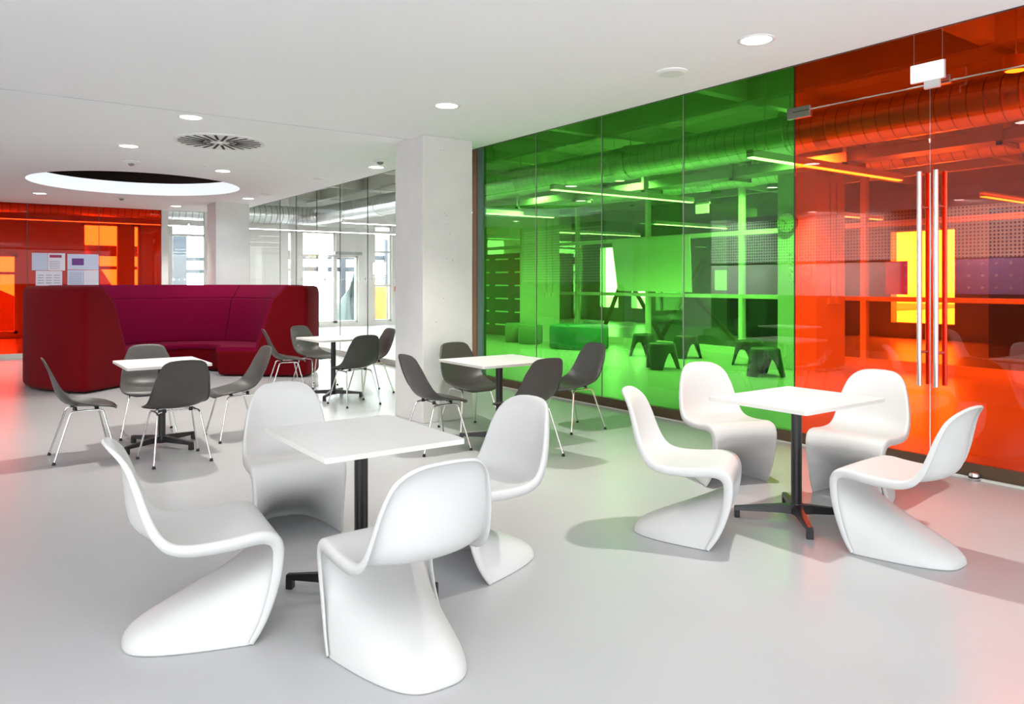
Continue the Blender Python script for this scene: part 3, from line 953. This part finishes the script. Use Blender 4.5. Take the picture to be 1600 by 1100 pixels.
# ------------------------------------------------------------------ ceiling fittings
DL = [(4.044, 2.959, 'recessed downlight above the right white table, nearest of all'),
      (3.379, 5.638, 'recessed downlight left of the middle pillar, above the pillar table'),
      (1.690, 7.423, 'recessed downlight above the left dark table'),
      (1.483, 9.403, 'recessed downlight left of the round vent'),
      (2.865, 10.755, 'recessed downlight between the vent and the round opening'),
      (4.425, 9.199, 'recessed downlight just left of the middle pillar head'),
      (1.031, 15.318, 'recessed downlight at the far left near the red glass'),
      (4.187, 14.019, 'recessed downlight above the rear pillar front'),
      (3.430, 16.290, 'recessed downlight above the clear doorway')]
dl0 = None
for i, (x, y, lab) in enumerate(DL):
    if dl0 is None:
        t = thing('downlight', lab, 'downlight', (x, y, H), group='recessed downlights')
        bm = bmesh.new(); lathe(bm, [(0.115, 0.0005), (0.115, -0.004), (0.096, -0.006), (0.092, -0.001)], 36, cap=False)
        obj('trim_ring', bm, M['detector'], t, smooth=True)
        bm = bmesh.new(); lathe(bm, [(0.001, -0.004), (0.094, -0.003)], 36, cap=False)
        obj('lamp_glass', bm, M['lamp'], t)
        dl0 = t
    else:
        t = copy_tree(dl0)
        t['label'] = lab
        t.location = (x, y, H)
    l = bpy.data.lights.new('downlight_beam', 'SPOT')
    l.energy = (70 if (x, y) == (4.187, 14.019) else 200 if y < 8 else 150)
    l.spot_size = R(104)
    l.spot_blend = 0.8
    l.shadow_soft_size = 0.045
    l.color = (1.0, 0.95, 0.88)
    lo = bpy.data.objects.new('downlight_beam', l)
    lo.location = (x, y, H - 0.03)
    C.objects.link(lo)

for (x, y, r, lab) in ((4.162, 3.769, 0.115, 'white speaker disc in the ceiling, nearest one by the coloured glass'), (4.209, 10.65, 0.11, 'white speaker disc in the ceiling left of the pillar'), (4.235, 13.118, 0.11, 'white speaker disc in the ceiling, farthest one')):
    t = thing('ceiling_speaker', lab, 'speaker', (x, y, H), group='round ceiling speakers')
    bm = bmesh.new(); lathe(bm, [(r, 0.0), (r, -0.008), (r - 0.02, -0.018), (r - 0.03, -0.020)], 32); obj('speaker_body', bm, M['detector'], t, smooth=True, angle=0.5)
    bm = bmesh.new(); lathe(bm, [(0.002, -0.0215), (r - 0.032, -0.0215)], 32, cap=False); obj('grille', bm, M['vent'], t)
for (x, y, lab) in ((4.209, 8.64, 'smoke detector left of the middle pillar head'), (1.698, 10.58, 'smoke detector left of the vent and opening'), (2.274, 15.146, 'smoke detector beyond the round opening')):
    t = thing('smoke_detector', lab, 'smoke detector', (x, y, H), group='smoke detectors')
    bm = bmesh.new(); lathe(bm, [(0.095, 0.0), (0.095, -0.008), (0.055, -0.020), (0.05, -0.028)], 28); obj('detector_base', bm, M['detector'], t, smooth=True, angle=0.5)
    bm = bmesh.new(); lathe(bm, [(0.042, -0.028), (0.034, -0.05), (0.012, -0.06)], 24); obj('detector_head', bm, M['detector_dark'], t, smooth=True, angle=0.5)
tag(mkbox('sensor_dot', M['detector'], (2.545, 2.565, 10.47, 10.49, H - 0.008, H)), 'tiny sensor in the ceiling between vent and opening', 'sensor')

# swirl vent
vt = thing('swirl_vent', 'round white swirl vent with radial slots in the ceiling', 'vent', (2.24, 8.52, H))
bm = bmesh.new(); lathe(bm, [(0.002, -0.012), (0.43, -0.012), (0.465, -0.014), (0.475, -0.006), (0.475, 0.0)], 64, cap=False); obj('vent_plate', bm, M['vent'], vt, smooth=True, angle=0.5)
for k in range(24):
    a = 2 * math.pi * k / 24
    bm = bmesh.new()
    r0 = 0.10 if k % 2 else 0.17
    box(bm, r0, 0.425, -0.014, 0.014, -0.016, -0.0125, mtx=Matrix.Rotation(a, 4, 'Z') @ Matrix.Rotation(0.16, 4, 'Z'))
    obj('slot', bm, M['vent_dark'], vt)
bm = bmesh.new(); lathe(bm, [(0.03, -0.012), (0.03, -0.02), (0.02, -0.024)], 20); obj('hub', bm, M['vent'], vt)

# floor outlet and small lettering
tag(mkbox('floor_outlet', M['joint_dark'], (-0.07, 0.07, -0.07, 0.07, 0.0, 0.006), bev=0.002, loc=(5.295, 4.239, 0.0)), 'small dark round floor outlet beside the far white chairs', 'floor outlet')
fc = bpy.data.curves.new('lettering', 'FONT'); fc.body = 'Zentrum'; fc.size = 0.17; fc.extrude = 0.002
ft = bpy.data.objects.new('lettering_curve', fc); C.objects.link(ft)
bpy.context.view_layer.update()
fm = bpy.data.meshes.new_from_object(ft.evaluated_get(bpy.context.evaluated_depsgraph_get()))
bpy.data.objects.remove(ft, do_unlink=True)
fo = bpy.data.objects.new('lettering', fm); C.objects.link(fo); fm.materials.clear(); fm.materials.append(M['screen'])
fo.location = (11.275, 15.22, 2.46); fo.rotation_euler = (R(90), 0, R(-90))  # stands in for a word mirrored in the glass
tag(fo, 'small white lettering on the column, standing in for a reflected word', 'lettering')
# unseen ceiling lamps added along the left wall to brighten boards the glass mirrors
for y in (3.5, 6.5, 9.5, 12.5):
    t = copy_tree(dl0); t['label'] = 'added fill downlight along the left wall, out of view, at %.1f metres' % y; t.location = (-2.7, y, H)
    l = bpy.data.lights.new('downlight_beam', 'SPOT'); l.energy = 800; l.spot_size = R(112); l.spot_blend = 1.0; l.shadow_soft_size = 0.05
    lo = bpy.data.objects.new('downlight_beam', l); lo.location = (-2.7, y, H - 0.03); lo.rotation_euler = (0, R(58), 0); C.objects.link(lo)

# added lamp hidden in the ceiling void, brightening the round opening's inner face
l = area_light('void_fill', (2.2, 12.0, 3.9), (R(-38), 0, R(180)), 2.4, 0.6, 120, (0.80, 0.89, 1.0))
l.rotation_euler = (R(52), 0, 0)

# ------------------------------------------------------------------ cantilever white chair
def cantilever_mesh():
    NV, NU = 84, 33
    # keys: (centre x, centre z, edge x, edge z, half width)
    K = [(-.345, .816, -.345, .816, .030), (-.332, .815, -.331, .808, .100), (-.315, .800, -.303, .784, .148), (-.297, .768, -.273, .745, .180), (-.287, .72, -.252, .70, .198), (-.280, .662, -.233, .65, .212),
         (-.274, .60, -.214, .59, .223), (-.267, .54, -.193, .535, .231), (-.250, .482, -.165, .482, .237), (-.205, .440, -.125, .446, .241), (-.135, .418, -.065, .430, .243), (-.04, .414, .03, .428, .243),
         (.06, .424, .11, .433, .242), (.15, .440, .175, .440, .240), (.215, .444, .228, .435, .238), (.262, .418, .267, .412, .236), (.280, .368, .288, .368, .234), (.258, .308, .288, .312, .232),
         (.185, .256, .280, .250, .231), (.088, .210, .264, .190, .232), (-.02, .164, .244, .133, .234), (-.125, .118, .220, .080, .238), (-.222, .072, .193, .036, .242), (-.272, .031, .173, .010, .245), (-.284, .0, .165, .0, .246)]
    S = spline(K, NV)
    bm = bmesh.new()
    rows = []
    for i, (cx, cz, ex, ez, hw) in enumerate(S):
        v = i / (NV - 1)
        hw = max(hw, 0.0)
        row = []
        leg = max(0.0, min(1.0, (v - 0.64) / 0.30))
        p = lerp(2.2, 3.3, leg)
        for j in range(NU):
            u = -1 + 2 * j / (NU - 1)
            s_ = math.sin(u * math.pi / 2) * lerp(0.35, 0.75, leg) + u * (1 - lerp(0.35, 0.75, leg))
            f = 1 - abs(s_) ** p
            row.append(Vector((lerp(ex, cx, f), s_ * hw, lerp(ez, cz, f))))
        rows.append(row)
    V = [[bm.verts.new(p) for p in r] for r in rows]
    for i in range(NV - 1):
        for j in range(NU - 1):
            bm.faces.new((V[i][j], V[i][j + 1], V[i + 1][j + 1], V[i + 1][j]))
    # rolled rim: up the left edge, over the top, down the right edge
    path = [(i, 0) for i in range(NV - 1, 0, -1)] + [(0, j) for j in range(NU)] + [(i, NU - 1) for i in range(1, NV)]
    P = [rows[i][j] for i, j in path]
    E = [Vector((s_[2], 0, s_[3])) for s_ in S]
    rings = [[], [], [], [], []]
    WR = spline([(.010,), (.016,), (.024,), (.030,), (.038,), (.042,), (.046,), (.044,), (.036,), (.026,), (.020,)], 101)
    RR = spline([(.35,), (.5,), (.7,), (1.0,), (1.3,), (1.5,), (1.5,), (1.2,), (.9,), (.8,), (.8,)], 101)
    for k, (i, j) in enumerate(path):
        a = P[max(k - 1, 0)]
        b = P[min(k + 1, len(P) - 1)]
        tan = (b - a).normalized()
        i_ = max(i, 6)
        te = (E[min(i_ + 1, NV - 1)] - E[i_ - 1]).normalized()
        under = Vector((te.z, 0, -te.x))
        outw = tan.cross(under).normalized()
        ref = Vector((P[k].x, 0, 0.6)) if i < 14 else Vector((P[k].x, 0, P[k].z))
        if outw.dot(P[k] - ref) < 0: outw = -outw
        v = i / (NV - 1)
        wr = WR[int(v * 100)][0]
        g = RR[int(v * 100)][0] * 0.01
        for q, (o1, u1) in enumerate(((0.38, 0.06), (0.72, 0.26), (0.94, 0.58), (1.0, 1.0))):
            rings[q].append(bm.verts.new(P[k] + outw * (g * o1) + under * (g * u1)))
        rings[4].append(bm.verts.new(P[k] + outw * (g + 0.05 * wr) + under * max(wr, g * 1.2)))
    base = [V[i][j] for i, j in path]
    allr = [base] + rings
    for r0, r1 in zip(allr[:-1], allr[1:]):
        for k in range(len(path) - 1):
            bm.faces.new((r0[k], r0[k + 1], r1[k + 1], r1[k]))
    for vv in bm.verts:
        if vv.co.z < 0.0:
            vv.co.z = 0.0
    return bm


WL = [((0.8, 3.363), 354, 'white cantilever chair left of the near table, nearest the left dark chairs'),
      ((1.57, 4.4), 260, 'white cantilever chair behind the near table, facing the camera'),
      ((2.2, 3.3), 186, 'white cantilever chair right of the near table, beside the middle pillar table'),
      ((1.4, 2.645), 89, 'white cantilever chair in front of the near table, seen from behind, nearest the camera'),
      ((3.41, 2.99), 302, 'white cantilever chair left of the right table, facing right'),
      ((4.602, 3.655), 251, 'white cantilever chair behind the right table, in front of the green glass'),
      ((5.01, 2.82), 188, 'white cantilever chair behind the right table, in front of the orange glass'),
      ((4.143, 2.08), 93, 'white cantilever chair right of the right table, farthest right')]
WS = 1.02
c0 = None
for i, ((x, y), a, lab) in enumerate(WL):
    if c0 is None:
        c0 = obj('cantilever_chair', cantilever_mesh(), M['white_plastic'], smooth=True, angle=0.7)
        md = c0.modifiers.new('thickness', 'SOLIDIFY'); md.thickness = 0.007; md.offset = 0
        c0.scale = (WS, WS, WS)
        o = c0
    else:
        o = c0.copy(); C.objects.link(o)
    o.location = (x, y, 0.002)
    o.rotation_euler = (0, 0, R(a))
    tag(o, lab, 'chair', 'white cantilever chairs')


# ------------------------------------------------------------------ dark shell chair on chrome legs
def shell_mesh():
    NV, NU = 48, 25
    K = [(-.286, .828, -.283, .820, .115), (-.277, .810, -.272, .798, .150), (-.262, .765, -.252, .755, .170), (-.244, .71, -.226, .70, .192), (-.226, .645, -.198, .64, .203), (-.208, .58, -.168, .585, .213),
         (-.188, .52, -.135, .535, .221), (-.150, .468, -.09, .497, .227), (-.09, .438, -.03, .473, .229), (-.01, .425, .03, .458, .228), (.07, .424, .09, .447, .224), (.14, .430, .145, .438, .216), (.195, .430, .19, .428, .200), (.228, .418, .215, .415, .165), (.242, .402, .232, .400, .105)]
    S = spline(K, NV)
    bm = bmesh.new()
    rows = []
    for i, (cx, cz, ex, ez, hw) in enumerate(S):
        row = []
        for j in range(NU):
            u = -1 + 2 * j / (NU - 1)
            s_ = 0.6 * u + 0.4 * math.sin(u * math.pi / 2)
            f = 1 - abs(s_) ** 2.4
            row.append(Vector((lerp(ex, cx, f), s_ * hw, lerp(ez, cz, f))))
        rows.append(row)
    # rolled lip along the perimeter
    V = [[bm.verts.new(p) for p in r] for r in rows]
    for i in range(NV - 1):
        for j in range(NU - 1):
            bm.faces.new((V[i][j], V[i][j + 1], V[i + 1][j + 1], V[i + 1][j]))
    path = [(i, 0) for i in range(NV - 1, 0, -1)] + [(0, j) for j in range(NU - 1)] + [(i, NU - 1) for i in range(0, NV - 1)] + [(NV - 1, j) for j in range(NU - 1, 0, -1)]
    cen = Vector((-.02, 0, .52))
    ring = []
    for k, (i, j) in enumerate(path):
        p = rows[i][j]
        a = rows[path[k - 1][0]][path[k - 1][1]]
        b = rows[path[(k + 1) % len(path)][0]][path[(k + 1) % len(path)][1]]
        tan = (b - a).normalized()
        i0, i1 = max(i - 1, 0), min(i + 1, NV - 1)
        mj = NU // 2
        te = (rows[i1][mj] - rows[i0][mj]).normalized()
        under = Vector((te.z, 0, -te.x))
        outw = tan.cross(under).normalized()
        ctr = rows[i][mj] if 0 < i < NV - 1 else rows[NV // 2 - 4][mj]
        if outw.dot(p - ctr) < 0: outw = -outw
        ring.append(bm.verts.new(p + outw * 0.007 + under * 0.009))
    n = len(path)
    for k in range(n):
        k2 = (k + 1) % n
        bm.faces.new((V[path[k][0]][path[k][1]], V[path[k2][0]][path[k2][1]], ring[k2], ring[k]))
    return bm


def make_dark(lab):
    t = thing('shell_chair', lab, 'chair', group='dark shell chairs')
    s_ = obj('shell', shell_mesh(), M['shell'], t, smooth=True, angle=1.1)
    md = s_.modifiers.new('thickness', 'SOLIDIFY'); md.thickness = 0.006; md.offset = 0
    for sy in (-1, 1):
        for sx in (-1, 1):
            fx = 0.215 if sx > 0 else -0.225
            fy = 0.235 if sx > 0 else 0.215
            tx = 0.125 if sx > 0 else -0.105
            pts = [(fx, sy * fy, 0.012), (lerp(fx, tx, .93), sy * lerp(fy, .160, .93), 0.365), (lerp(fx, tx, .985), sy * lerp(fy, .160, .985), 0.386), (tx - sx * 0.014, sy * .158, 0.396), (tx - sx * 0.035, sy * .156, 0.399), (0.0, sy * .152, 0.400)]
            bm = bmesh.new(); tube(bm, pts, 0.0078, 10)
            lg = obj('leg', bm, M['chrome'], t, smooth=True, angle=0.9)
            bm = bmesh.new(); lathe(bm, [(0.013, 0.0), (0.015, 0.004), (0.011, 0.016), (0.009, 0.024)], 14)
            for vv in bm.verts: vv.co.x += fx; vv.co.y += sy * fy
            obj('glide', bm, M['glide'], lg, smooth=True, angle=0.8)
    for x in (0.075, -0.06):
        bm = bmesh.new(); tube(bm, [(x, -.153, 0.396), (x, -.10, 0.411), (x, .10, 0.411), (x, .153, 0.396)], 0.006, 8)
        obj('crossbar', bm, M['chrome'], t, smooth=True, angle=0.9)
    for (x, y) in ((0.085, .11), (0.085, -.11), (-0.07, .10), (-0.07, -.10)):
        bm = bmesh.new(); lathe(bm, [(0.016, 0.402), (0.014, 0.430)], 12)
        for vv in bm.verts: vv.co.x += x; vv.co.y += y
        obj('mount', bm, M['glide'], t, smooth=True, angle=0.8)
    return t


DK = [((0.802, 7.275), 359.7, 'dark shell chair left of the left table, in front of the sofa'),
      ((1.429, 7.975), 262.3, 'dark shell chair behind the left table, between table and sofa'),
      ((1.405, 6.694), 92.6, 'dark shell chair in front of the left table, seen from behind'),
      ((2.089, 7.364), 180.9, 'dark shell chair right of the left table, facing left'),
      ((3.479, 9.979), 349.3, 'dark shell chair at the left of the rear table, by the sofa end'),
      ((3.976, 10.265), 294.0, 'dark shell chair behind the rear table, against the red sofa end'),
      ((3.797, 8.486), 94.1, 'dark shell chair in front of the rear table, seen from behind'),
      ((4.367, 9.252), 179.4, 'dark shell chair right of the rear table, beside the pillar'),
      ((3.362, 5.798), 358.4, 'dark shell chair left of the pillar table'),
      ((4.097, 6.394), 270.2, 'dark shell chair right against the pillar'),
      ((3.856, 5.130), 92.3, 'dark shell chair in front of the pillar table, behind a white chair'),
      ((4.951, 5.792), 178.4, 'dark shell chair right of the pillar table, against the green glass')]
k0 = None
for i, ((x, y), a, lab) in enumerate(DK):
    if k0 is None:
        k0 = make_dark(lab); t = k0
    else:
        t = copy_tree(k0); t['label'] = lab
    t.location = (x, y, 0)
    t.rotation_euler = (0, 0, R(a))
    t.scale = (1.02, 1.02, 1.02)


# ------------------------------------------------------------------ tables
def table(x, y, sx, sy, rz, lab):
    t = thing('bistro_table', lab, 'table', (x, y, 0), group='square white tables')
    h = 0.755
    bm = bmesh.new(); box(bm, -sx / 2, sx / 2, -sy / 2, sy / 2, h - 0.022, h)
    vert = [e for e in bm.edges if abs(e.verts[0].co.z - e.verts[1].co.z) > 0.01]
    bmesh.ops.bevel(bm, geom=vert, offset=0.018, segments=5, affect='EDGES', profile=0.5)
    for f in bm.faces:
        f.material_index = 0 if abs(f.normal.z) > 0.5 else 1
    bm.normal_update()
    for f in bm.faces:
        f.material_index = 0 if abs(f.normal.z) > 0.5 else 1
    obj('tabletop', bm, [M['table_top'], M['table_edge']], t)
    bm = bmesh.new(); lathe(bm, [(0.032, 0.05), (0.032, h - 0.022)], 28); obj('column', bm, M['black'], t, smooth=True, angle=0.8)
    bm = bmesh.new(); box(bm, -0.12, 0.12, -0.12, 0.12, h - 0.03, h - 0.0225); obj('mounting_plate', bm, M['black'], t)
    bm = bmesh.new(); lathe(bm, [(0.034, 0.035), (0.046, 0.05), (0.043, 0.09), (0.034, 0.105)], 24); obj('hub', bm, M['black'], t, smooth=True, angle=0.8)
    for k in range(4):
        bm = bmesh.new()
        sec = [(0.02, 0.040, 0.100, 0.030), (0.10, 0.045, 0.094, 0.026), (0.34, 0.045, 0.072, 0.019), (0.372, 0.043, 0.070, 0.019)]
        vsx = []
        for (xx, z0, z1, wd) in sec:
            vsx.append([bm.verts.new((xx, -wd, z0)), bm.verts.new((xx, wd, z0)), bm.verts.new((xx, wd * 0.8, z1)), bm.verts.new((xx, -wd * 0.8, z1))])
        for i in range(3):
            for q in range(4):
                bm.faces.new((vsx[i][q], vsx[i][(q + 1) % 4], vsx[i + 1][(q + 1) % 4], vsx[i + 1][q]))
        bm.faces.new(vsx[0]); bm.faces.new(vsx[-1][::-1])
        bmesh.ops.bevel(bm, geom=list(bm.edges), offset=0.003, segments=2, affect='EDGES')
        box(bm, 0.340, 0.372, -0.019, 0.019, 0.0, 0.05, bev=0.003)
        f_ = obj('foot_arm', bm, M['black'], t)
        f_.rotation_euler = (0, 0, rz + k * math.pi / 2)


table(1.514, 3.31, 0.67, 0.79, R(45), 'white table nearest the camera, among four white chairs')
table(4.165, 2.755, 0.84, 0.68, R(45), 'white table in front of the green and orange glass')
table(1.42, 7.31, 0.68, 0.77, R(30), 'white table at the left among dark chairs, in front of the sofa')
table(3.97, 5.69, 0.85, 0.76, R(45), 'white table in front of the middle pillar')
table(3.81, 9.17, 0.70, 0.79, R(50), 'white table at the rear, left of the middle pillar')


# ------------------------------------------------------------------ round sofa
SC = (2.75, 12.65)
def inset(poly, d):
    # move every corner of a closed outline inward by d
    n = len(poly)
    area = sum(poly[i][0] * poly[(i + 1) % n][1] - poly[(i + 1) % n][0] * poly[i][1] for i in range(n))
    sg = 1 if area > 0 else -1
    out = []
    for i in range(n):
        a = Vector(poly[i - 1]); p = Vector(poly[i]); b = Vector(poly[(i + 1) % n])
        e = (b - a)
        if e.length < 1e-9:
            e = Vector((1, 0))
        e.normalize()
        out.append((p.x - e.y * d * sg, p.y + e.x * d * sg))
    return out


def sweep(bm, poly, a0, a1, n, rad=0.0):
    """revolve a closed (r, z) outline about the sofa centre from a0 to a1 degrees, ends rounded by rad"""
    secs = []
    ra = math.degrees(rad / 1.35)
    K_ = 6
    if rad > 0:
        for k in range(K_):
            secs.append((a0 + ra * (1 - math.cos(math.pi / 2 * k / K_)), inset(poly, rad * (1 - math.sin(math.pi / 2 * k / K_)))))
    b0, b1 = a0 + (ra if rad > 0 else 0), a1 - (ra if rad > 0 else 0)
    for i in range(n + 1):
        secs.append((lerp(b0, b1, i / n), poly))
    if rad > 0:
        for k in range(K_ - 1, -1, -1):
            secs.append((a1 - ra * (1 - math.cos(math.pi / 2 * k / K_)), inset(poly, rad * (1 - math.sin(math.pi / 2 * k / K_)))))
    rings = []
    for ang_, pl in secs:
        a = R(ang_)
        rings.append([bm.verts.new((r * math.cos(a), r * math.sin(a), z)) for r, z in pl])
    m = len(poly)
    for i in range(len(rings) - 1):
        for k in range(m):
            bm.faces.new((rings[i][k], rings[i][(k + 1) % m], rings[i + 1][(k + 1) % m], rings[i + 1][k]))
    bm.faces.new(rings[0]); bm.faces.new(rings[-1][::-1])


def rounded(poly, rad, seg=4):
    out = []
    n = len(poly)
    for i in range(n):
        p = Vector(poly[i]); a = Vector(poly[i - 1]); b = Vector(poly[(i + 1) % n])
        r = rad[i] if isinstance(rad, (list, tuple)) else rad
        da, db = (a - p), (b - p)
        r = min(r, da.length * 0.45, db.length * 0.45)
        p0 = p + da.normalized() * r
        p1 = p + db.normalized() * r
        for k in range(seg + 1):
            t = k / seg
            q = p0 * (1 - t) ** 2 + p * 2 * t * (1 - t) + p1 * t * t
            out.append((q.x, q.y))
    return out


SOFA_W = 1.05
sofa = thing('round_sofa', 'large round high backed red booth sofa open towards the camera', 'sofa', (SC[0], SC[1], 0))
sofa.scale = (SOFA_W, 1, 1)
shell_poly = rounded([(2.0, 0.02), (2.0, 1.415), (1.66, 1.415), (1.44, 1.18), (1.19, 0.40), (0.56, 0.40), (0.58, 0.02)], [0.08, 0.11, 0.08, 0.05, 0.02, 0.075, 0.08], 6)
bm = bmesh.new(); sweep(bm, shell_poly, -45, 225, 108, 0.05)
obj('outer_shell', bm, M['sofa_red'], sofa, smooth=True, angle=0.9)
segs = [(-43.0, 44.6), (45.2, 134.8), (135.4, 223.0)]
for (a0, a1) in segs:
    bm = bmesh.new(); sweep(bm, rounded([(1.72, 1.40), (1.70, 1.425), (1.645, 1.418), (1.44, 1.195), (1.47, 1.17)], 0.02, 3), a0, a1, 40)
    obj('headrest', bm, M['sofa_magenta'], sofa, smooth=True, angle=0.9)
    bm = bmesh.new(); sweep(bm, rounded([(1.46, 1.18), (1.39, 1.185), (1.165, 0.455), (1.24, 0.44)], 0.025, 3), a0, a1, 40)
    obj('backrest', bm, M['sofa_magenta'], sofa, smooth=True, angle=0.9)
    bm = bmesh.new(); sweep(bm, rounded([(1.22, 0.395), (1.22, 0.455), (0.545, 0.455), (0.545, 0.37), (0.60, 0.37)], 0.03, 3), a0, a1, 40)
    obj('seat_cushion', bm, M['sofa_magenta'], sofa, smooth=True, angle=0.9)
